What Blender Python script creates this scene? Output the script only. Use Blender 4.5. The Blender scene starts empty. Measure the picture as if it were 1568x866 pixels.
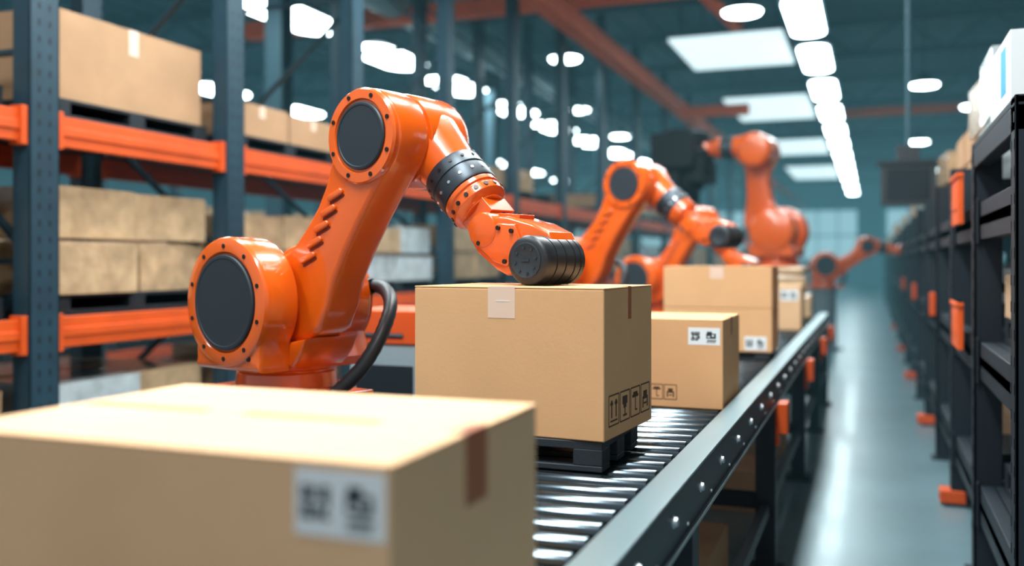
import bpy, bmesh, math, random
from mathutils import Vector, Matrix
random.seed(7)
S=bpy.context.scene
S.view_settings.view_transform='Standard'
S.view_settings.look='None'
S.view_settings.exposure=0.0
rad=math.radians

# ------------------------------------------------------------------ materials
def mat(name,col,rough=0.5,metal=0.0,coat=0.0,noise=None,bump=None,emit=0,ecol=None,spec=0.5,stretch=(1,1,1)):
    m=bpy.data.materials.new(name); m.use_nodes=True
    nt=m.node_tree; b=nt.nodes['Principled BSDF']
    b.inputs['Base Color'].default_value=(*col,1)
    b.inputs['Roughness'].default_value=rough
    b.inputs['Metallic'].default_value=metal
    b.inputs['Coat Weight'].default_value=coat
    b.inputs['Coat Roughness'].default_value=0.08
    b.inputs['Specular IOR Level'].default_value=spec
    if emit:
        b.inputs['Emission Color'].default_value=(*(ecol or col),1)
        b.inputs['Emission Strength'].default_value=emit
    if noise or bump:
        tc=nt.nodes.new('ShaderNodeTexCoord'); mp=nt.nodes.new('ShaderNodeMapping')
        mp.inputs['Scale'].default_value=stretch
        nt.links.new(tc.outputs['Object'],mp.inputs['Vector'])
    if noise:
        sc,amt=noise
        n=nt.nodes.new('ShaderNodeTexNoise'); n.inputs['Scale'].default_value=sc; n.inputs['Detail'].default_value=6
        nt.links.new(mp.outputs[0],n.inputs['Vector'])
        r=nt.nodes.new('ShaderNodeValToRGB')
        r.color_ramp.elements[0].position=0.3; r.color_ramp.elements[1].position=0.7
        r.color_ramp.elements[0].color=(*[c*(1-amt) for c in col],1)
        r.color_ramp.elements[1].color=(*[min(1,c*(1+amt)) for c in col],1)
        nt.links.new(n.outputs['Fac'],r.inputs['Fac']); nt.links.new(r.outputs['Color'],b.inputs['Base Color'])
    if bump:
        sc,st=bump
        n=nt.nodes.new('ShaderNodeTexNoise'); n.inputs['Scale'].default_value=sc; n.inputs['Detail'].default_value=5
        nt.links.new(mp.outputs[0],n.inputs['Vector'])
        bp=nt.nodes.new('ShaderNodeBump'); bp.inputs['Strength'].default_value=st; bp.inputs['Distance'].default_value=0.01
        nt.links.new(n.outputs['Fac'],bp.inputs['Height']); nt.links.new(bp.outputs['Normal'],b.inputs['Normal'])
    return m
ORANGE=mat('robot_orange_paint',(0.78,0.110,0.004),0.25,0,0.9,noise=(3,0.06))
ORANGED=mat('orange_seam',(0.16,0.014,0.002),0.5)
BLACK=mat('black_rubber',(0.014,0.016,0.020),0.42)
BLACKM=mat('black_matt_housing',(0.006,0.008,0.010),0.6,spec=0.25)
CAPBLK=mat('dark_disc_plastic',(0.016,0.025,0.034),0.5,bump=(300,0.05))
BANDG=mat('grey_band_metal',(0.05,0.065,0.08),0.38,0.6)
BOLT=mat('bolt_steel',(0.04,0.03,0.03),0.4,0.7)
BOLTL=mat('bolt_bright',(0.75,0.8,0.85),0.3,0.9)
CARD=mat('cardboard',(0.72,0.405,0.20),0.85,noise=(4,0.04),bump=(120,0.04),spec=0.2)
CARD2=mat('cardboard_light',(0.78,0.49,0.28),0.8,noise=(4,0.05),bump=(120,0.04),spec=0.2)
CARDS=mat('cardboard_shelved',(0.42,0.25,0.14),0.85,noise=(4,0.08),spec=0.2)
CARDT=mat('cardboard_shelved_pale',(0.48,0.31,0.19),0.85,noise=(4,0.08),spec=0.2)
CARDE=mat('cardboard_edge',(0.42,0.23,0.10),0.9)
TAPEC=mat('tape_clear',(0.80,0.56,0.43),0.3,coat=0.3)
TAPEB=mat('tape_brown',(0.40,0.12,0.045),0.35,coat=0.3)
PAPER=mat('label_paper',(0.82,0.86,0.88),0.6)
INK=mat('ink_black',(0.02,0.04,0.05),0.7)
INKB=mat('ink_brown',(0.07,0.035,0.02),0.8)
PLBLK=mat('pallet_black_plastic',(0.018,0.026,0.034),0.5,bump=(80,0.1))
RAILT=mat('rail_aluminium',(0.22,0.31,0.34),0.34,0.75,noise=(6,0.1),stretch=(1,0.1,1))
RAILS=mat('rail_side_steel',(0.018,0.032,0.043),0.42,0.3,noise=(8,0.2))
ROLL=mat('roller_steel',(0.075,0.10,0.12),0.15,0.9,noise=(12,0.1))
DARK=mat('dark_frame',(0.012,0.020,0.027),0.5,0.3)
POST=mat('rack_post_steel',(0.016,0.046,0.068),0.45,0.2,noise=(5,0.15))
POSTR=mat('rack_post_dark',(0.010,0.017,0.026),0.5,0.3)
BEAM=mat('rack_beam_orange',(0.64,0.078,0.007),0.45,noise=(4,0.1))
BEAMH=mat('truss_orange',(0.78,0.115,0.02),0.55,noise=(4,0.1))
WRAP=mat('stretch_wrap',(0.46,0.31,0.18),0.22,coat=0.5,bump=(14,0.9),noise=(7,0.25))
WRAPW=mat('plastic_wrap_white',(0.50,0.56,0.58),0.2,coat=0.6,bump=(14,0.9),noise=(7,0.25))
BLUE=mat('blue_print',(0.03,0.30,0.60),0.5)
GREYP=mat('grey_panel',(0.26,0.34,0.38),0.45)
SCREEN=mat('dark_screen',(0.01,0.015,0.02),0.15)
LAMP=mat('lamp_diffuser',(1,1,1),0.5,emit=20,ecol=(0.80,0.97,1.0))
SKYL=mat('light_panel',(0.8,0.9,0.92),0.5,emit=1.2,ecol=(0.70,0.90,0.95))
FLOORM=mat('floor_concrete',(0.115,0.185,0.21),0.32,0,0.1,noise=(1.2,0.18),bump=(30,0.05))
CEILM=mat('ceiling_sheet',(0.06,0.15,0.19),0.7,noise=(0.6,0.25))
WALLM=mat('wall_panel',(0.16,0.32,0.37),0.7,noise=(0.5,0.15))
TRUSS=mat('truss_steel',(0.05,0.115,0.15),0.5,0.3)
WINM=mat('window_glass_lit',(0.6,0.8,0.85),0.4,emit=0.6,ecol=(0.50,0.82,0.90))
DUCT=mat('duct_galvanised',(0.24,0.40,0.45),0.4,0.5)
CONC=mat('pedestal_grey',(0.14,0.17,0.19),0.6)
BIN=mat('plastic_bin_orange',(0.74,0.10,0.012),0.4)

# ------------------------------------------------------------------ mesh builder
class B:
    def __init__(s,M=None): s.bm=bmesh.new(); s.mats=[]; s.M=M or Matrix()
    def mi(s,m):
        if m not in s.mats: s.mats.append(m)
        return s.mats.index(m)
    def _fin(s,vs,faces,m,T):
        i=s.mi(m)
        for f in faces: f.material_index=i; f.smooth=True
        A=s.M@T
        for v in vs: v.co=A@v.co
    def box(s,c,d,m,rot=None):
        T=Matrix.Translation(c)
        if rot: T=T@rot
        hx,hy,hz=[k/2 for k in d]
        vs=[s.bm.verts.new((x,y,z)) for x in(-hx,hx) for y in(-hy,hy) for z in(-hz,hz)]
        q=[(0,1,3,2),(4,6,7,5),(0,4,5,1),(2,3,7,6),(0,2,6,4),(1,5,7,3)]
        fs=[s.bm.faces.new([vs[i] for i in a]) for a in q]
        s._fin(vs,fs,m,T)
    def bb(s,x0,x1,y0,y1,z0,z1,m):
        s.box(((x0+x1)/2,(y0+y1)/2,(z0+z1)/2),(abs(x1-x0),abs(y1-y0),abs(z1-z0)),m)
    def beam(s,p0,p1,w,h,m):
        p0=Vector(p0);p1=Vector(p1);d=p1-p0
        R=d.to_track_quat('X','Z').to_matrix().to_4x4()
        s.box((p0+p1)/2,(d.length,w,h),m,R)
    def lathe(s,p0,d,prof,m,seg=40):
        d=Vector(d).normalized(); R=d.to_track_quat('Z','Y').to_matrix().to_4x4()
        T=Matrix.Translation(p0)@R
        rings=[];vs=[];fs=[]
        for t,r in prof:
            if r<=1e-5:
                v=s.bm.verts.new((0,0,t)); rings.append([v]); vs.append(v)
            else:
                rg=[s.bm.verts.new((r*math.cos(2*math.pi*k/seg),r*math.sin(2*math.pi*k/seg),t)) for k in range(seg)]
                rings.append(rg); vs+=rg
        for a,b in zip(rings,rings[1:]):
            for k in range(seg):
                k2=(k+1)%seg
                if len(a)==1 and len(b)==1: continue
                if len(a)==1: fs.append(s.bm.faces.new((a[0],b[k],b[k2])))
                elif len(b)==1: fs.append(s.bm.faces.new((a[k],a[k2],b[0])))
                else: fs.append(s.bm.faces.new((a[k],a[k2],b[k2],b[k])))
        if len(rings[0])>1: fs.append(s.bm.faces.new(rings[0][::-1]))
        if len(rings[-1])>1: fs.append(s.bm.faces.new(rings[-1]))
        s._fin(vs,fs,m,T)
    def cyl(s,p0,p1,r,m,seg=32,bev=0):
        p0=Vector(p0);p1=Vector(p1);L=(p1-p0).length
        if bev: pr=[(0,r-bev),(bev*.3,r-bev*.3),(bev,r),(L-bev,r),(L-bev*.3,r-bev*.3),(L,r-bev)]
        else: pr=[(0,r),(L,r)]
        s.lathe(p0,p1-p0,pr,m,seg)
    def prism(s,poly,y0,y1,m,bev=0.0):
        n=len(poly)
        P=[Vector((p[0],0,p[1])) for p in poly]
        area=sum(P[i].x*P[(i+1)%n].z-P[(i+1)%n].x*P[i].z for i in range(n))
        sg=1 if area>0 else -1
        def inset(b):
            out=[]
            for i in range(n):
                a,q,r=P[i-1],P[i],P[(i+1)%n]
                t=(r-a).normalized()
                out.append(q+Vector((-t.z,0,t.x))*b*sg)
            return out
        if bev:
            loops=[(y0+bev*(1-math.cos(k*math.pi/6)),inset(bev*(1-math.sin(k*math.pi/6)))) for k in range(4)]
            loops+=[(y1-bev*(1-math.cos(k*math.pi/6)),inset(bev*(1-math.sin(k*math.pi/6)))) for k in (3,2,1,0)]
        else: loops=[(y0,P),(y1,P)]
        vs=[];R=[];fs=[]
        for y,L in loops:
            r=[s.bm.verts.new((p.x,y,p.z)) for p in L]; R.append(r); vs+=r
        for a,b in zip(R,R[1:]):
            for k in range(n):
                k2=(k+1)%n
                fs.append(s.bm.faces.new((a[k],a[k2],b[k2],b[k])))
        fs.append(s.bm.faces.new(R[0][::-1])); fs.append(s.bm.faces.new(R[-1]))
        s._fin(vs,fs,m,Matrix())
    def tube(s,pts,r,m,seg=16):
        pts=[Vector(p) for p in pts]
        P=[]
        q=[pts[0]]+pts+[pts[-1]]
        for i in range(len(pts)-1):
            a,b,c,d=q[i:i+4]
            for k in range(8):
                t=k/8
                P.append(0.5*((2*b)+(c-a)*t+(2*a-5*b+4*c-d)*t*t+(3*b-a-3*c+d)*t**3))
        P.append(pts[-1])
        vs=[];R=[];fs=[]
        for i,p in enumerate(P):
            t=(P[min(i+1,len(P)-1)]-P[max(i-1,0)]).normalized()
            u=t.cross(Vector((0.3,1,0.1))).normalized(); w=t.cross(u)
            rr=r*(1+0.06*(i%2))
            rg=[s.bm.verts.new(p+(u*math.cos(2*math.pi*k/seg)+w*math.sin(2*math.pi*k/seg))*rr) for k in range(seg)]
            R.append(rg);vs+=rg
        for a,b in zip(R,R[1:]):
            for k in range(seg):
                k2=(k+1)%seg; fs.append(s.bm.faces.new((a[k],a[k2],b[k2],b[k])))
        fs.append(s.bm.faces.new(R[0][::-1]));fs.append(s.bm.faces.new(R[-1]))
        s._fin(vs,fs,m,Matrix())
    def finish(s,name,parent=None,bevel=0,seg=2,loc=None,rotz=0):
        bmesh.ops.recalc_face_normals(s.bm,faces=s.bm.faces)
        me=bpy.data.meshes.new(name); s.bm.to_mesh(me); s.bm.free()
        for m in s.mats: me.materials.append(m)
        me.set_sharp_from_angle(angle=rad(32))
        o=bpy.data.objects.new(name,me); S.collection.objects.link(o)
        if parent: o.parent=parent
        if loc: o.location=loc
        o.rotation_euler[2]=rotz
        if bevel:
            b=o.modifiers.new('bevel','BEVEL'); b.width=bevel; b.segments=seg; b.limit_method='ANGLE'; b.angle_limit=rad(32); b.harden_normals=True
        return o
def empty(name,loc=(0,0,0),rz=0,sc=1):
    e=bpy.data.objects.new(name,None); S.collection.objects.link(e)
    e.location=loc; e.rotation_euler=(0,0,rz); e.scale=(sc,sc,sc); e.empty_display_size=0.2
    return e

# ------------------------------------------------------------------ cardboard boxes
def icons(b,u0,u1,v0,v1,put,n=4,m=INKB):
    w=(u1-u0)/n
    h=v1-v0; t=h*0.05
    for i in range(n):
        a=u0+i*w+w*0.06; c=u0+(i+1)*w-w*0.06
        put((a+c)/2,v0,c-a,t,m); put((a+c)/2,v1,c-a,t,m); put(a,(v0+v1)/2,t,h,m); put(c,(v0+v1)/2,t,h,m)
        mid=(a+c)/2; ww=c-a
        if i%4==0:
            for q in(-.22,.22):
                put(mid+q*ww,v0+h*.5,ww*.1,h*.5,m); put(mid+q*ww,v0+h*.72,ww*.26,h*.09,m); put(mid+q*ww,v0+h*.8,ww*.14,h*.07,m)
            put(mid,v0+h*.15,ww*.7,h*.06,m)
        elif i%4==1:
            put(mid,v0+h*.7,ww*.5,h*.28,m); put(mid,v0+h*.5,ww*.3,h*.14,m); put(mid,v0+h*.33,ww*.08,h*.25,m); put(mid,v0+h*.18,ww*.4,h*.07,m)
        elif i%4==2:
            put(mid,v0+h*.7,ww*.66,h*.1,m); put(mid,v0+h*.79,ww*.45,h*.1,m); put(mid,v0+h*.45,ww*.07,h*.5,m); put(mid+ww*.1,v0+h*.2,ww*.2,h*.06,m)
        else:
            put(mid,v0+h*.6,ww*.4,h*.3,m); put(mid-ww*.25,v0+h*.35,ww*.1,h*.4,m); put(mid+ww*.25,v0+h*.35,ww*.1,h*.4,m); put(mid,v0+h*.3,ww*.3,h*.07,m)
def label(b,cu,cv,w,h,put,seed=1):
    rnd=random.Random(seed)
    put(cu,cv,w,h,PAPER,0)
    q=h*0.5; n=9; c=q/n
    ox=cu-w*0.27-q/2; oy=cv-q/2
    for i in range(n):
        for j in range(n):
            corner=(i<3 and j<3) or (i<3 and j>5) or (i>5 and j>5)
            on = rnd.random()<0.62
            if corner: on=not((i in(1,7)) and (j in(1,7)))
            if on: put(ox+(i+.5)*c,oy+(j+.5)*c,c*1.02,c*1.02,INK,1)
    cx=cu+w*0.22
    put(cx,cv+h*.02,w*.30,h*.30,INK,1); put(cx-w*.05,cv+h*.22,w*.16,h*.12,INK,1)
    put(cx+w*.02,cv-h*.24,w*.28,h*.06,INK,1)
    for k in range(7): put(cx-w*.13+k*w*.043,cv-h*.34,w*(.012+.012*(k%2)),h*.1,INK,1)
    put(cx+w*.06,cv+h*.05,w*.06,h*.12,PAPER,2); put(cx-w*.07,cv-h*.02,w*.08,h*.08,PAPER,2)
def carton(name,loc,W,D,H,rz=0,m=CARD,feat=()):
    e=empty(name,loc,rz)
    b=B(); t=0.004
    b.bb(-W/2,W/2,-D/2,D/2,0,H-t,m)
    b.finish('carton_body',e,bevel=0.004)
    b=B()
    b.bb(-W/2,W/2,-D/2,-0.0015,H-t,H,m); b.bb(-W/2,W/2,0.0015,D/2,H-t,H,m)
    b.finish('top_flaps',e,bevel=0.0018)
    b=B()
    e0=0.0006
    def front(u,v,du,dv,mm,lay=0):
        b.box((u,-D/2-e0*(1+lay)*.6,v),(du,e0*(1+lay),dv),mm)
    def right(u,v,du,dv,mm,lay=0):
        b.box((W/2+e0*(1+lay)*.6,u,v),(e0*(1+lay),du,dv),mm)
    def top(u,v,du,dv,mm,lay=0):
        b.box((u,v,H+e0*(1+lay)*.6),(du,dv,e0*(1+lay)),mm)
    for f in feat:
        k=f[0]
        if k=='sidetape':
            mm,w,dn=f[1:]; right(0,H-dn/2,w,dn,mm); top(W/2-0.012,0,0.024,w,mm)
        if k=='toptape':
            for x0,x1 in f[3]: top((x0+x1)/2,0,x1-x0,f[2],f[1])
        if k=='fronttape':
            mm,w,dn=f[1:4]; x=f[4] if len(f)>4 else 0
            front(x,H-dn/2,w,dn,mm); top(x,-D/2+0.03,w,0.06,mm)
            front(x+w*.05,H-dn*.45,w*.5,dn*.02,PAPER,1)
        if k=='label': label(b,f[1],f[2],f[3],f[4],front,seed=f[5])
        if k=='ricons': icons(b,-D/2+0.03,D/2-0.02,f[1],f[2],right,f[3])
        if k=='ficons': icons(b,f[1],f[2],f[3],f[4],front,f[5])
    if feat: b.finish('tape_and_prints',e)
    else: b.bm.free()
    return e
# foreground
W,D,H=.70,.498,.32
carton('cardboard_box',(-.508-W/2,.951+D/2,.90),W,D,H,0,CARD2,[('sidetape',TAPEB,.075,.10),('toptape',CARDE,.030,[(-.33,-.10),(-.03,.20)]),
   ('label',W/2-.066,H-.050,.120,.078,3)])
# centre box on pallet (5 deg turned)
W,D,H=.573,.408,.40
rz=-rad(5)
cc=Vector((-.6475,2.375,0))-Matrix.Rotation(rz,3,'Z')@Vector((W/2,-D/2,0))
carton('cardboard_box',(cc.x,cc.y,.981),W,D,H,rz,CARD,[('fronttape',TAPEC,.082,.085,-.01),('sidetape',TAPEB,.028,.09),('ricons',.035,.115,4)])
carton('cardboard_box',(-.515-.25,3.557+.23,.90),.50,.46,.333,0,CARD,[('label',.25-.07,.333-.062,.118,.064,5),('ficons',-.13,.08,.03,.085,4),('sidetape',TAPEB,.05,.07)])
carton('cardboard_box',(-.52-.305,5.45+.2,.941),.61,.40,.245,0,CARD,[('label',.305-.09,.05,.12,.075,6),('sidetape',TAPEB,.05,.07)])
carton('cardboard_box',(-.52-.305,5.45+.2,1.187),.61,.40,.235,0,CARD,[('fronttape',TAPEC,.075,.07),('sidetape',TAPEB,.05,.07)])
carton('cardboard_box',(-.52-.24,8.1,.90),.46,.40,.36,0,CARD2,[('label',.14,.28,.14,.09,8)])
b=B(); b.bb(-.25,.25,-.2,.2,0,.24,WRAP); b.box((-.03,.01,.33),(.44,.36,.18),WRAP,Matrix.Rotation(.08,4,'Z')); b.box((.02,0,.46),(.34,.30,.08),WRAP,Matrix.Rotation(-.1,4,'Z'))
b.finish('wrapped_parcel_bundle',None,bevel=.035,seg=3,loc=(-.78,9.6,.90))

def pallet(name,loc,W,D,H,rz=0,m=PLBLK):
    b=B()
    b.bb(-W/2,W/2,-D/2,D/2,H*.72,H,m)
    for x in(-1,0,1):
        for y in(-1,0,1):
            b.bb(x*(W/2-.04)-.04,x*(W/2-.04)+.04,y*(D/2-.04)-.04,y*(D/2-.04)+.04,H*.2,H*.74,m)
    for y in(-1,0,1): b.bb(-W/2,W/2,y*(D/2-.04)-.04,y*(D/2-.04)+.04,0,H*.2,m)
    return b.finish(name,None,bevel=.003,loc=loc,rotz=rz)
pallet('plastic_pallet',(-.655-.28,2.385+.2,.90),.56,.40,.08)
pallet('plastic_pallet',(-.825,5.65,.90),.58,.38,.04)

# ------------------------------------------------------------------ conveyor
cv=empty('roller_conveyor')
Y0,Y1=-.6,10.3
def rail(name,xi,sgn):
    b=B(); xo=xi+sgn*.08
    b.bb(xi,xo,Y0,Y1,.912,.92,RAILT)
    b.bb(xo-sgn*.008,xo,Y0,Y1,.795,.9118,RAILS)
    b.bb(xi,xi+sgn*.006,Y0,Y1,.80,.9118,RAILS)
    b.bb(xo-sgn*.03,xo+sgn*.012,Y0,Y1,.786,.7945,RAILT)
    b.finish(name,cv,bevel=.0025)
    b=B(); y=1.05+.0
    while y<Y1:
        b.lathe((xo,y,.862),(sgn,0,0),[(0,.015),(.003,.015),(.003,.011),(.010,.010),(.012,.006),(.012,0)],BOLTL,20)
        b.lathe((xo+sgn*.0,y+.18,.812),(sgn,0,0),[(0,.006),(.004,.005),(.004,0)],BOLTL,12)
        y+=.36
    b.finish(name+'_bolts',cv)
rail('rail_right',-.50,1); rail('rail_left',-1.30,-1)
b=B(); y=Y0+.05
while y<Y1-.04:
    b.cyl((-1.292,y,.873),(-.53,y,.873),.026,ROLL,24,.003)
    b.cyl((-.53,y,.873),(-.502,y,.873),.016,DARK,12)
    y+=.108
b.finish('rollers',cv)
b=B()
b.bb(-1.29,-.51,Y0,Y1,.79,.80,DARK)
for y in [0.2,2.4,4.55,6.6,8.5,10.1]:
    for x in(-.46,-1.34):
        b.bb(x-.045,x+.045,y-.05,y+.05,.03,.786,DARK)
        b.bb(x-.08,x+.08,y-.08,y+.08,.0,.03,DARK)
    b.bb(-1.34,-.46,y-.03,y+.03,.30,.37,DARK)
for x in(-.46,-1.34): b.bb(x-.02,x+.02,Y0+.1,Y1-.2,.28,.34,DARK)
b.finish('support_legs',cv,bevel=.004)
b=B()
for y in [4.55,6.6,8.5,10.1]:
    b.bb(-.405,-.36,y-.06,y+.06,.66,.80,BEAM); b.bb(-.415,-.40,y-.05,y+.05,.60,.79,BEAM)
b.finish('orange_brackets',cv,bevel=.005)
b=B()
for y in [2.2,3.0,3.9,5.6,7.2]:
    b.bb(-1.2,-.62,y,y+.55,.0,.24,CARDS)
b.finish('floor_cartons',None,bevel=.005)

# ------------------------------------------------------------------ robot arm
def robot(loc,rz,sc=1,dl=0,df=0,tool='drum',cable=True,zbase=0.0):
    e=empty('industrial_robot_arm',loc,rz,sc)
    SX,SZ=0.0,1.315; EX,EZ=.494,1.839
    ML=Matrix.Translation((SX,0,SZ))@Matrix.Rotation(dl,4,'Y')@Matrix.Translation((-SX,0,-SZ))
    MF=ML@Matrix.Translation((EX,0,EZ))@Matrix.Rotation(df,4,'Y')@Matrix.Translation((-EX,0,-EZ))
    b=B()
    b.lathe((0,0,zbase),(0,0,1),[(0,.30),(.03,.30),(.03,.20),(.96-zbase,.19),(.97-zbase,.19)],CONC)
    b.finish('pedestal',e)
    b=B()
    b.lathe((0,0,.97),(0,0,1),[(0,.235),(.035,.235),(.045,.225),(.05,.178),(.10,.172),(.105,.165),(.112,.165),(.116,.178),(.20,.185)],ORANGE,48)
    b.bb(-.27,-.12,-.16,.16,.97,1.012,ORANGE); b.bb(.12,.30,-.13,.13,.97,1.012,ORANGE)
    b.finish('base_turntable',e,bevel=.006)
    b=B()
    def cheek(y0,y1,r,bw):
        pts=[]
        for k in range(25):
            a=rad(-35)+k*rad(250)/24
            pts.append((SX+r*math.cos(a),SZ+r*math.sin(a)))
        pts+=[(-bw,1.12),(-bw*.96,1.09),(bw*.96,1.09),(bw,1.12)]
        b.prism(pts,y0,y1,ORANGE,.018)
    cheek(-.250,-.118,.217,.175)
    cheek(.052,.225,.196,.19)
    sad=[(-.185,1.10),(.185,1.10),(.235,1.15),(.255,1.20),(.20,1.19),(.10,1.172),(-.05,1.172),(-.16,1.20),(-.2,1.16)]
    b.prism(sad,-.13,.10,ORANGE,.012)
    b.finish('shoulder_housing',e)
    b=B()
    b.lathe((SX,-.235,SZ),(0,-1,0),[(0,.217),(.012,.217),(.022,.211),(.026,.203),(.026,.168),(.018,.162),(.018,0)],ORANGE,64)
    b.lathe((SX,.22,SZ),(0,1,0),[(0,.18),(.02,.18),(.03,.16),(.03,0)],ORANGE,48)
    b.finish('shoulder_rim',e)
    b=B()
    b.lathe((SX,-.252,SZ),(0,-1,0),[(0,.158),(.010,.158),(.014,.154),(.0145,.146),(.0125,.143),(.0125,0)],CAPBLK,64)
    for k in range(10):
        a=rad(18+36*k)
        b.cyl((SX+.186*math.cos(a),-.257,SZ+.186*math.sin(a)),(SX+.186*math.cos(a),-.2635,SZ+.186*math.sin(a)),.0075,BOLT,14)
    for q in((.03,1.135),(-.09,1.135),(.12,1.135)):
        b.cyl((q[0],-.245,q[1]),(q[0],-.254,q[1]),.009,BOLT,12)
    b.finish('shoulder_cap',e)
    b=B(ML)
    pts=[(-.08,1.33),(-.05,1.42),(.03,1.458),(.11,1.478),(.165,1.51),(.225,1.57),(.275,1.63),(.315,1.70),(.338,1.77)]
    for k in range(21):
        a=rad(185-k*(235/20.)); pts.append((EX+.152*math.cos(a),EZ+.152*math.sin(a)))
    pts+=[(.535,1.655),(.475,1.575),(.41,1.48),(.355,1.385),(.325,1.30),(.29,1.23),(.23,1.193),(.15,1.178),(.05,1.178),(-.03,1.21)]
    b.prism(pts,-.10,.045,ORANGE,.02)
    b.finish('lower_arm_link',e)
    b=B(ML)
    for i in range(5):
        cx=.236+.033*i; cz=1.462+.050*i
        R=Matrix.Rotation(rad(-22),4,'Y')
        c=[];L2=.026
        for k in range(9): a=rad(-90+k*22.5); c.append((L2+.011*math.cos(a),.011*math.sin(a)))
        for k in range(9): a=rad(90+k*22.5); c.append((-L2+.011*math.cos(a),.011*math.sin(a)))
        M0=b.M; b.M=ML@Matrix.Translation((cx,0,cz))@R
        b.prism(c,-.111,-.097,ORANGE,.005)
        c2=[(x*1.0,z*.5-.015) for x,z in c]
        b.prism(c2,-.1015,-.097,ORANGED)
        b.M=M0
    b.lathe((EX,-.095,EZ),(0,-1,0),[(0,.150),(.012,.150),(.020,.144),(.021,.116),(.014,.112),(.014,0)],ORANGE,56)
    b.lathe((EX,-.104,EZ),(0,-1,0),[(0,.106),(.010,.106),(.0145,.102),(.015,.096),(.013,.094),(.013,0)],CAPBLK,56)
    for k in range(8):
        a=rad(22+45*k)
        b.cyl((EX+.130*math.cos(a),-.112,EZ+.130*math.sin(a)),(EX+.130*math.cos(a),-.1185,EZ+.130*math.sin(a)),.007,BOLT,14)
    b.finish('elbow_cap_and_vents',e)
    b=B(MF)
    b.lathe((EX,.04,EZ),(0,1,0),[(0,.138),(.008,.138),(.010,.150),(.016,.153),(.17,.153),(.195,.145),(.21,.128),(.215,.10),(.215,0)],ORANGE,64)
    F0=Vector((.50,.135,1.885)); FD=Vector((.715,0,-.70))
    b.lathe(F0,FD,[(-.02,.0),(-.018,.06),(0,.098),(.03,.112),(.08,.112),(.14,.104),(.19,.096),(.222,.092)],ORANGE,48)
    b.finish('elbow_drum',e)
    b=B(MF)
    b.lathe(F0,FD,[(.215,.09),(.217,.098),(.225,.100),(.262,.100),(.264,.096),(.270,.096),(.272,.100),(.318,.100),(.326,.098),(.328,.09)],BANDG,56)
    sd=Vector((.70,0,.715)); sy=Vector((0,1,0))
    for t,r,n,rr,mm in((.240,.099,14,.0055,BOLT),(.296,.099,14,.005,BOLTL),(.368,.094,16,.0075,BOLT)):
        for k in range(n):
            a=2*math.pi*k/n; q=sd*math.cos(a)+sy*math.sin(a)
            p=F0+FD*t+q*(r-.004); b.cyl(p,p+q*.0075,rr,mm,10)
    b.finish('forearm_band',e)
    b=B(MF)
    b.lathe(F0,FD,[(.326,.088),(.33,.096),(.345,.096),(.349,.090),(.354,.090),(.358,.095),(.382,.094),(.392,.082),(.398,.070),(.402,.070)],ORANGE,48)
    for q0,q1,w in((.398,.455,.112),(.44,.50,.095)):
        b.beam(F0+FD*q0,F0+FD*q1,w,w,ORANGE)
    b.cyl((.842,.055,1.545),(.842,.215,1.545),.055,ORANGE,32,.01)
    wr=[(.785,1.515),(.81,1.560),(.86,1.588),(.93,1.584),(1.02,1.562),(1.08,1.535),(1.095,1.505),(1.08,1.47),(1.02,1.45),(.965,1.42),(.925,1.408),(.885,1.425),(.81,1.478)]
    b.prism(wr,.070,.200,ORANGE,.012)
    b.prism([(.81,1.505),(.90,1.565),(.965,1.56),(.99,1.50),(.935,1.435),(.88,1.45)],.060,.075,ORANGE,.006)
    b.beam((.875,.135,1.590),(.955,.135,1.583),.075,.014,ORANGE)
    b.finish('wrist_housing',e,bevel=.008)
    b=B(MF)
    for q in((.83,1.505),(.905,1.55),(.955,1.54),(.93,1.45)): b.cyl((q[0],.062,q[1]),(q[0],.053,q[1]),.007,BOLT,12)
    for q in((.885,.11),(.945,.11),(.885,.16),(.945,.16)): b.cyl((q[0],q[1],1.588),(q[0],q[1],1.599-(.885<q[0])*.005),.006,BOLT,12)
    if tool=='drum':
        gx,gz=1.054,1.453; r=.071
        pr=[(0,.050),(.002,.062),(.008,.069),(.012,r)]
        for t in(.055,.10,.145,.175): pr+=[(t-.003,r),(t-.002,r-.005),(t+.002,r-.005),(t+.003,r)]
        pr+=[(.195,r),(.205,.062),(.205,0)]
        b.lathe((gx,-.002,gz),(0,1,0),pr,BLACK,56)
        b.lathe((gx,-.001,gz),(0,-1,0),[(0,.052),(.003,.052),(.004,.048),(.003,.046),(.003,0)],CAPBLK,48)
        for k in range(8):
            a=rad(10+45*k); b.cyl((gx+.036*math.cos(a),-.003,gz+.036*math.sin(a)),(gx+.036*math.cos(a),-.007,gz+.036*math.sin(a)),.004,BANDG,10)
        b.bb(gx-.014,gx+.014,-.0065,-.003,gz-.003,gz+.003,BANDG)
    b.finish('gripper_drum',e)
    if tool=='head':
        W0=MF@Vector((1.0,.13,1.42))+Vector((0,0,-.12))
        b=B(Matrix.Translation(W0)@Matrix.Scale(1.3,4))
        b.lathe((0,0,.22),(0,0,-1),[(0,.12),(.03,.17),(.14,.17),(.15,.20),(.30,.20),(.31,.14),(.42,.13),(.43,.07),(.54,.06),(.54,0)],BLACKM,40)
        b.box((.02,0,.06),(.30,.44,.24),BLACKM); b.box((-.12,0,-.08),(.12,.30,.16),BLACKM)
        b.box((0,-.19,-.22),(.07,.06,.26),BLACKM); b.box((0,.19,-.22),(.07,.06,.26),BLACKM)
        b.finish('camera_tool_head',e,bevel=.012)
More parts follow.
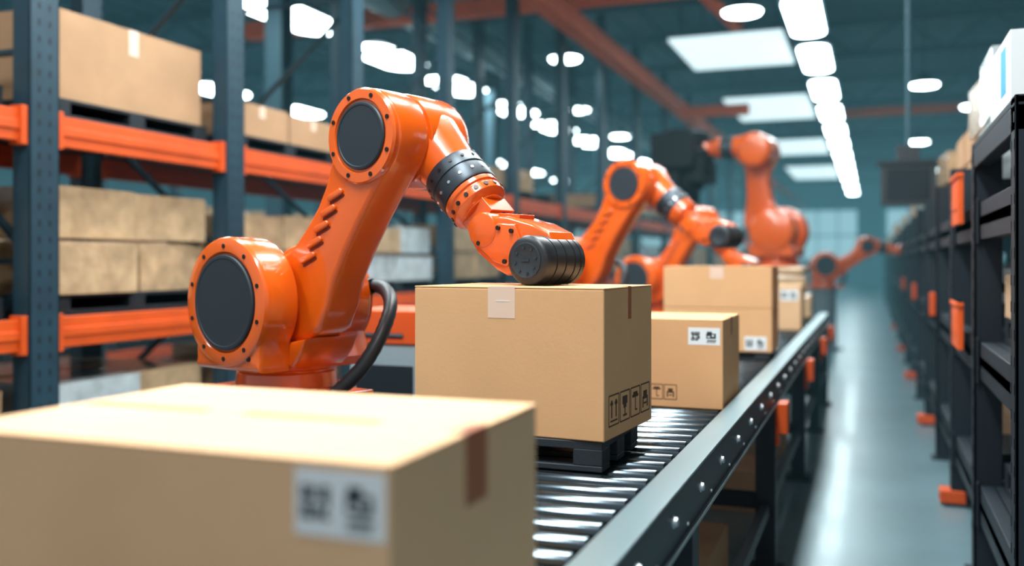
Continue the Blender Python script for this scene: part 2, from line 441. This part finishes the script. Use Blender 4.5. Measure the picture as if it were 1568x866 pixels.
    if cable:
        b=B()
        b.tube([(.12,.235,1.36),(.22,.25,1.355),(.31,.20,1.30),(.345,.12,1.20),(.32,.05,1.09),(.24,.0,1.00),(.18,-.01,.96)],.024,BLACK)
        b.finish('cable_hose',e)
        b=B(); b.lathe((.11,.235,1.36),(1,0,0),[(0,.036),(.05,.036),(.055,.03),(.07,.03)],BLACK,20); b.finish('hose_gland',e,bevel=.003)
    return e
RZ=math.atan2(-.296,.9553)
robot((-1.92,2.83,0),RZ)
robot((-2.02,6.45,0),RZ,1.07,df=rad(-5))
robot((-1.95,8.75,0),RZ-rad(4),0.98,df=rad(6))
robot((-1.05,11.7,.02),rad(170),1.36,dl=rad(-31),df=rad(-14),tool='head',cable=False,zbase=-.015)
robot((-.75,16.5,0),rad(10),1.05,dl=rad(22),df=rad(-55))

# control cabinet behind the near robot
e=empty('control_cabinet',(-2.0,3.85,0))
b=B(); b.bb(-.15,.19,-.2,.2,.05,1.09,GREYP); b.bb(-.14,.18,-.19,.19,0,.05,DARK); b.bb(-.12,.16,-.206,-.2,.55,1.0,SCREEN); b.bb(-.10,.10,-.21,-.204,.2,.45,DARK)
b.finish('cabinet_body',e,bevel=.008)
b=B(); b.bb(-.16,.20,-.21,.21,1.09,1.24,BEAM); b.bb(-.08,.12,-.22,-.2,1.12,1.14,DARK); b.finish('cabinet_cap',e,bevel=.015)

# ------------------------------------------------------------------ pallet racks
def stack(b,x0,x1,y0,y1,z,hmax,rnd,style=None):
    b.bb(x0,x1,y0,y1,z,z+.03,DARK)
    for k in(0,.45,.9):
        yy=y0+(y1-y0)*k; b.bb(x0,x1,yy,yy+(y1-y0)*.1,z+.03,z+.10,DARK)
    b.bb(x0,x1,y0,y1,z+.10,z+.12,DARK)
    z+=.12
    st=style or rnd.choice(['cartons','wrap','cartons','white','big'])
    if st=='big':
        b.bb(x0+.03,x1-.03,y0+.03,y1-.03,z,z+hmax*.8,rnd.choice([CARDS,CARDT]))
        b.bb(x1-.032,x1-.027,(y0+y1)/2-.04,(y0+y1)/2+.04,z+hmax*.55,z+hmax*.8,TAPEC)
        return
    ny=2 if (y1-y0)<1.7 else 3; nz=2 if hmax>.5 else 1
    for i in range(nz):
        for j in range(ny):
            for k in range(2):
                h=hmax*.9/nz*rnd.uniform(.85,1.0); w=(y1-y0)/ny; q=(x1-x0)/2
                if i==nz-1 and rnd.random()<.2: continue
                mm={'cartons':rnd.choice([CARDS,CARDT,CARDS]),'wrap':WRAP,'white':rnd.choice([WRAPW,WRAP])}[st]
                j0=.04 if st!='cartons' else .01
                cx=x0+q*(k+.5)+rnd.uniform(-j0,j0); cy=y0+w*(j+.5)+rnd.uniform(-j0,j0)
                b.box((cx,cy,z+i*hmax*.9/nz+h/2),(q-.02,w-.02,h),mm,Matrix.Rotation(rnd.uniform(-.06,.06) if st!='cartons' else 0,4,'Z'))
                if st=='cartons': b.box((cx+q/2-.008,cy,z+i*hmax*.9/nz+h*.8),(.004,.07,h*.35),TAPEC)
def rack(xf,xb,ys,levels,H,postm,beamm,seed,pw=.13,hs=None,styles=None,skip=.12,brace=True):
    rnd=random.Random(seed)
    hs=hs or [.6]*len(levels)
    e=empty('pallet_rack')
    sg=1 if xf>xb else -1
    b=B()
    for y in ys:
        for x in(xf,xb):
            b.bb(x-.06,x+.06,y-pw/2,y-pw/2+.012,0,H,postm); b.bb(x-.06,x+.06,y+pw/2-.012,y+pw/2,0,H,postm)
            b.bb(x+sg*.06-sg*.014,x+sg*.06,y-pw/2,y+pw/2,0,H,postm)
            b.bb(x-.09,x+.09,y-pw/2-.03,y+pw/2+.03,0,.015,postm)
        z=.3;f=0
        while z<H-.8 and brace:
            a,c=(xf,xb) if f else (xb,xf)
            b.beam((a,y,z),(c,y,z+1.1),.05,.03,postm); b.beam((xf,y,z),(xb,y,z),.05,.03,postm); z+=1.15; f=1-f
    b.finish('uprights',e,bevel=.003)
    b=B()
    for y in ys[:6]:
        z=.2
        while z<min(H,3.2):
            for q in(-.035,.035): b.bb(xf+sg*.0605,xf+sg*.062,y+q-.007,y+q+.007,z,z+.035,DARK)
            z+=.09
    b.finish('upright_slots',e)
    b=B()
    for y0,y1 in zip(ys,ys[1:]):
        for z in levels:
            for x in(xf,xb):
                b.bb(x-.035,x+.025,y0+pw/2,y1-pw/2,z-.17,z,beamm)
                b.bb(x+sg*.02,x+sg*.035,y0+pw/2,y1-pw/2,z-.11,z-.06,beamm)
                for yy in(y0+pw/2+.02,y1-pw/2-.02): b.bb(x-.04,x+sg*.05,yy-.02,yy+.02,z-.19,z+.02,beamm)
    b.finish('beams',e,bevel=.004)
    b=B()
    for i,(y0,y1) in enumerate(zip(ys,ys[1:])):
        for j,z in enumerate(levels):
            st=(styles or {}).get((i,j))
            if st=='none' or (rnd.random()<skip and st is None): continue
            b.bb(min(xf,xb)+.03,max(xf,xb)-.03,y0+pw/2,y1-pw/2,z-.02,z,DARK)
            nxt=levels[j+1]-.25 if j+1<len(levels) else z+1.0
            h=min(hs[j]*rnd.uniform(.75,1.05),nxt-z-.15)
            if st=='big': h=min(hs[j]*1.9,nxt-z-.1)
            stack(b,min(xf,xb)+.06,max(xf,xb)-.06,y0+pw/2+.06,y1-pw/2-.06,z+.001,h,rnd,st)
    b.finish('stored_goods',e,bevel=.012)
    return e
ysL=[2.3,3.9,5.55,7.25,9.2,11.2,13.2,15.4,17.9,20.6,23.5,27,31,35,40]
rack(-4.25,-5.55,ysL,[.18,1.14,2.26],5.6,POST,BEAM,3,pw=.20,hs=[.6,.78,.34],styles={(1,1):'wrap',(1,2):'big',(2,1):'wrap',(2,2):'cartons',(0,2):'cartons',(1,0):'white',(3,2):'cartons',(3,1):'white'})
ysF=[4,6.86,9.4,12,14.6,17.2,19.8,22.4,25,28,31]
rack(-9.2,-10.2,ysF,[.28,1.45],3.3,POST,BEAM,5,pw=.15,hs=[.9,.9])
ysR=[3.55,4.9,6.24,7.65,9.2,10.9,12.7,14.6,16.6,19,22,25,28,32,36,40]
rack(.50,1.55,ysR,[.42,1.08,1.72],2.0,POSTR,POSTR,11,pw=.10,hs=[.4,.4,.68],styles={(0,2):'none',(1,2):'white',(2,2):'cartons',(3,2):'wrap',(4,2):'white',(0,1):'cartons',(0,0):'wrap'})
b=B()
for y in ysR[3:9:2]:
    b.bb(.40,.438,y-.055,y+.055,1.05,1.22,BEAM)
for y in ysR[2:12:2]: b.bb(.38,.52,y-.07,y+.07,.016,.09,BEAM)
b.finish('rack_corner_guards',None,bevel=.006)
b=B()
for y0,z0,h in((5.3,1.0,.24),(5.3,1.64,.26)):
    b.bb(.41,.435,y0,y0+.42,z0,z0+h,BIN); b.bb(.405,.41,y0+.06,y0+.36,z0+h*.3,z0+h*.8,BIN); b.bb(.40,.435,y0-.01,y0+.43,z0+h-.02,z0+h,BIN)
b.finish('rack_bin_fronts',None,bevel=.006)
e=empty('printed_carton',(.76,4.15,2.0))
b=B(); b.bb(-.29,.3,-.3,.3,0,.29,PAPER); b.bb(-.2915,-.29,-.18,-.02,.08,.26,BLUE); b.bb(-.2,-.05,-.3015,-.30,.13,.27,BLUE); b.bb(-.2,.2,-.3015,-.30,.04,.06,INK); b.finish('carton_body',e,bevel=.005)
b=B(); b.bb(.44,1.60,3.5,4.95,1.97,1.998,POSTR); b.bb(.44,.50,3.5,4.95,1.88,1.97,POSTR); b.finish('rack_top_shelf',None,bevel=.004)

# hanging monitor
e=empty('hanging_monitor',(.32,9.7,2.2))
b=B(); b.bb(-.24,.24,-.07,.07,-.22,.16,BLACK); b.bb(-.19,.19,-.076,-.07,-.18,.12,SCREEN); b.bb(-.28,.28,-.1,.1,.16,.20,DARK); b.bb(-.10,.10,-.08,.08,.20,.34,BLACK); b.finish('display',e,bevel=.03)
b=B(); b.cyl((0,0,.2),(0,0,3.98),.02,TRUSS,12); b.finish('drop_pole',e)

# ------------------------------------------------------------------ hall
def single(name,fn,bevel=0):
    b=B(); fn(b); return b.finish(name,None,bevel=bevel)
CZ=6.2
single('floor',lambda b:b.bb(-24,12,-6,62,-.1,0,FLOORM))
def ceil(b):
    b.bb(-24,12,1,62,CZ,CZ+.1,CEILM)
    x=-24
    while x<12: b.bb(x,x+.12,1,62,CZ-.05,CZ,CEILM); x+=.6
single('ceiling',ceil)
single('wall_back',lambda b:b.bb(-24,12,62,62.2,0,CZ,WALLM))
single('wall_left',lambda b:b.bb(-24.2,-24,-6,62,0,CZ,WALLM))
single('wall_right',lambda b:b.bb(12,12.2,1,62,0,CZ,WALLM))
for i in range(6):
    def w(b,i=i):
        x=-20+i*5.2; b.bb(x,x+3.6,61.93,61.99,1.6,4.6,WINM)
        for k in(0,1.2,2.4,3.55): b.bb(x+k,x+k+.06,61.85,61.93,1.6,4.6,TRUSS)
        b.bb(x,x+3.6,61.85,61.93,3.0,3.08,TRUSS)
    single('window_%d'%(i+1),w)
def trs(b):
    for y in [3,6.5,10,14.6,19.5,25.5,32,40,50]:
        b.bb(-23.9,11.9,y-.06,y+.06,6.0,6.12,TRUSS); b.bb(-23.9,11.9,y-.05,y+.05,5.4,5.5,TRUSS)
        x=-23.5;f=0
        while x<11:
            b.beam((x,y,5.45 if f else 6.05),(x+.8,y,6.05 if f else 5.45),.05,.05,TRUSS); x+=.8; f=1-f
single('roof_truss',trs)
def otr(b):
    b.bb(-3.98,-3.72,2,60,4.60,4.85,BEAMH)
    b.bb(-9,-1.2,12.1,12.3,4.86,5.10,BEAMH)
    b.bb(-2.7,-1.2,22,22.2,4.9,5.1,BEAMH)
    b.bb(-3.7,-2.3,19.4,19.6,4.4,4.62,BEAMH)
    b.beam((-2.1,12.2,4.98),(-1.7,17,4.98),.14,.14,BEAMH)
    b.bb(-1.2,11.9,24,24.15,4.9,5.1,BEAMH)
single('orange_gantry_beams',otr,.01)
single('ventilation_duct',lambda b:b.cyl((-6.4,1,5.2),(-6.4,60,5.2),.28,DUCT,24))
single('ventilation_duct',lambda b:b.cyl((3.2,8,5.2),(3.2,60,5.2),.3,DUCT,24))
for x,y in((-6.9,10),(-6.9,17),(-6.9,25),(4.5,12),(4.5,22)):
    def c(b): b.bb(x-.12,x+.12,y-.13,y-.11,0,5.4,TRUSS); b.bb(x-.12,x+.12,y+.11,y+.13,0,5.4,TRUSS); b.bb(x-.015,x+.015,y-.11,y+.11,0,5.4,TRUSS); b.bb(x-.2,x+.2,y-.2,y+.2,0,.03,TRUSS)
    single('steel_column',c)
LZ=4.72
def lrow(x,ys,w=.45,L=2.1,z=LZ):
    b=B()
    for y in ys:
        b.bb(x-w/2-.03,x+w/2+.03,y-L/2-.03,y+L/2+.03,z+.03,z+.10,TRUSS)
        pts=[];r=w/2
        for k in range(9): a=rad(-180+k*22.5); pts.append((x+r*math.cos(a),y-(L/2-r)+r*math.sin(a)))
        for k in range(9): a=rad(k*22.5); pts.append((x+r*math.cos(a),y+(L/2-r)+r*math.sin(a)))
        vs=[b.bm.verts.new((p[0],p[1],z)) for p in pts]; v2=[b.bm.verts.new((p[0],p[1],z+.05)) for p in pts]
        i=b.mi(LAMP); n=len(pts)
        fs=[b.bm.faces.new(vs),b.bm.faces.new(v2)]+[b.bm.faces.new((vs[k],vs[(k+1)%n],v2[(k+1)%n],v2[k])) for k in range(n)]
        for f in fs: f.material_index=i
        for q in(-1,1): b.cyl((x,y+q*L*.35,z+.1),(x,y+q*L*.35,CZ),.012,TRUSS,8)
    return b.finish('ceiling_light_row')
lrow(-.85,[1.2,4.3,7.4,10.5,13.4,16.2,19.2,22.2,25.2,28.1,31.1,34,37,40,44,48])
lrow(-3.4,[1.2,4.3,7.2],w=.5)  # extra fixtures added out of view to light the work area
lrow(-7.3,[8,10.9,13.6,16.3,19.2,22.2,25.2,28.1,31.2,34.6,38],w=.75,L=1.9)
lrow(-11.8,[7,9.7,12.4,15.1,17.8,20.5,23.4,26.2,29.5,33,37],w=.7,L=1.5)
lrow(-16.5,[13.3,20,27],w=.7,L=1.5)
for x,y in((-1.58,12.6),(.9,19),(2.0,22),(2.6,12),(4,17),(1.2,28),(-5.9,19.5),(-4.6,14.5),(-6.1,24)):
    b=B()
    b.lathe((x,y,4.9),(0,0,-1),[(0,.08),(.10,.12),(.18,.26),(.2,.26)],TRUSS,24)
    b.lathe((x,y,4.699),(0,0,-1),[(0,.25),(.03,.23),(.05,.13),(.055,0)],LAMP,24)
    b.cyl((x,y,4.9),(x,y,CZ),.015,TRUSS,8)
    b.finish('high_bay_lamp')
b=B()
for y0,y1 in((14.6,17.0),(20.4,23.6),(28,31.5),(36,41)):
    b.bb(-2.95,-1.25,y0,y1,4.86,4.90,SKYL); b.bb(-3.0,-1.2,y0-.06,y1+.06,4.90,4.95,TRUSS)
    for x in(-2.8,-1.35):
        for y in(y0+.2,y1-.2): b.cyl((x,y,4.94),(x,y,CZ),.012,TRUSS,8)
b.finish('luminous_ceiling_panels')

# teal haze in the far hall: light put in as a self-glowing volume
hm=bpy.data.materials.new('haze_glow'); hm.use_nodes=True
nt=hm.node_tree; nt.nodes.clear()
o=nt.nodes.new('ShaderNodeOutputMaterial'); ad=nt.nodes.new('ShaderNodeAddShader')
em=nt.nodes.new('ShaderNodeEmission'); em.inputs[0].default_value=(.19,.53,.64,1); em.inputs[1].default_value=.0058
ab=nt.nodes.new('ShaderNodeVolumeAbsorption'); ab.inputs['Color'].default_value=(0,0,0,1); ab.inputs['Density'].default_value=.006
nt.links.new(em.outputs[0],ad.inputs[0]); nt.links.new(ab.outputs[0],ad.inputs[1]); nt.links.new(ad.outputs[0],o.inputs['Volume'])
b=B(); b.bb(-23.9,11.9,4.8,61.8,.005,CZ-.06,hm); b.finish('haze_glow_volume')

# ------------------------------------------------------------------ lights (at the fixtures; the short left row is added)
def area(name,loc,sx,sy,p,col=(1,1,1),rot=(0,0,0)):
    l=bpy.data.lights.new(name,'AREA'); l.shape='RECTANGLE'; l.size=sx; l.size_y=sy; l.energy=p; l.color=col
    o=bpy.data.objects.new(name,l); S.collection.objects.link(o); o.location=loc; o.rotation_euler=rot
    return o
for y,p in((1.2,150),(4.3,130),(7.4,110)): area('lamp_light',(-.85,y,LZ-.01),.45,2.1,p,(1,.98,.94))
for y in(1.2,4.3,7.2): area('lamp_light',(-3.4,y,LZ-.01),.5,2.1,70,(.90,.97,1))  # fill from the added row, out of view
w=bpy.data.worlds.new('world'); S.world=w; w.use_nodes=True
bg=w.node_tree.nodes['Background']; bg.inputs[0].default_value=(.78,.86,.90,1); bg.inputs[1].default_value=.58

# ------------------------------------------------------------------ camera
cam=bpy.data.cameras.new('camera'); co=bpy.data.objects.new('camera',cam); S.collection.objects.link(co)
co.location=(0,0,1.45); co.rotation_euler=(rad(90),0,rad(20.8))
cam.lens=33.3; cam.sensor_width=36; cam.shift_y=-.021
cam.dof.use_dof=True; cam.dof.focus_distance=2.75; cam.dof.aperture_fstop=1.1
cam.clip_end=200
S.camera=co
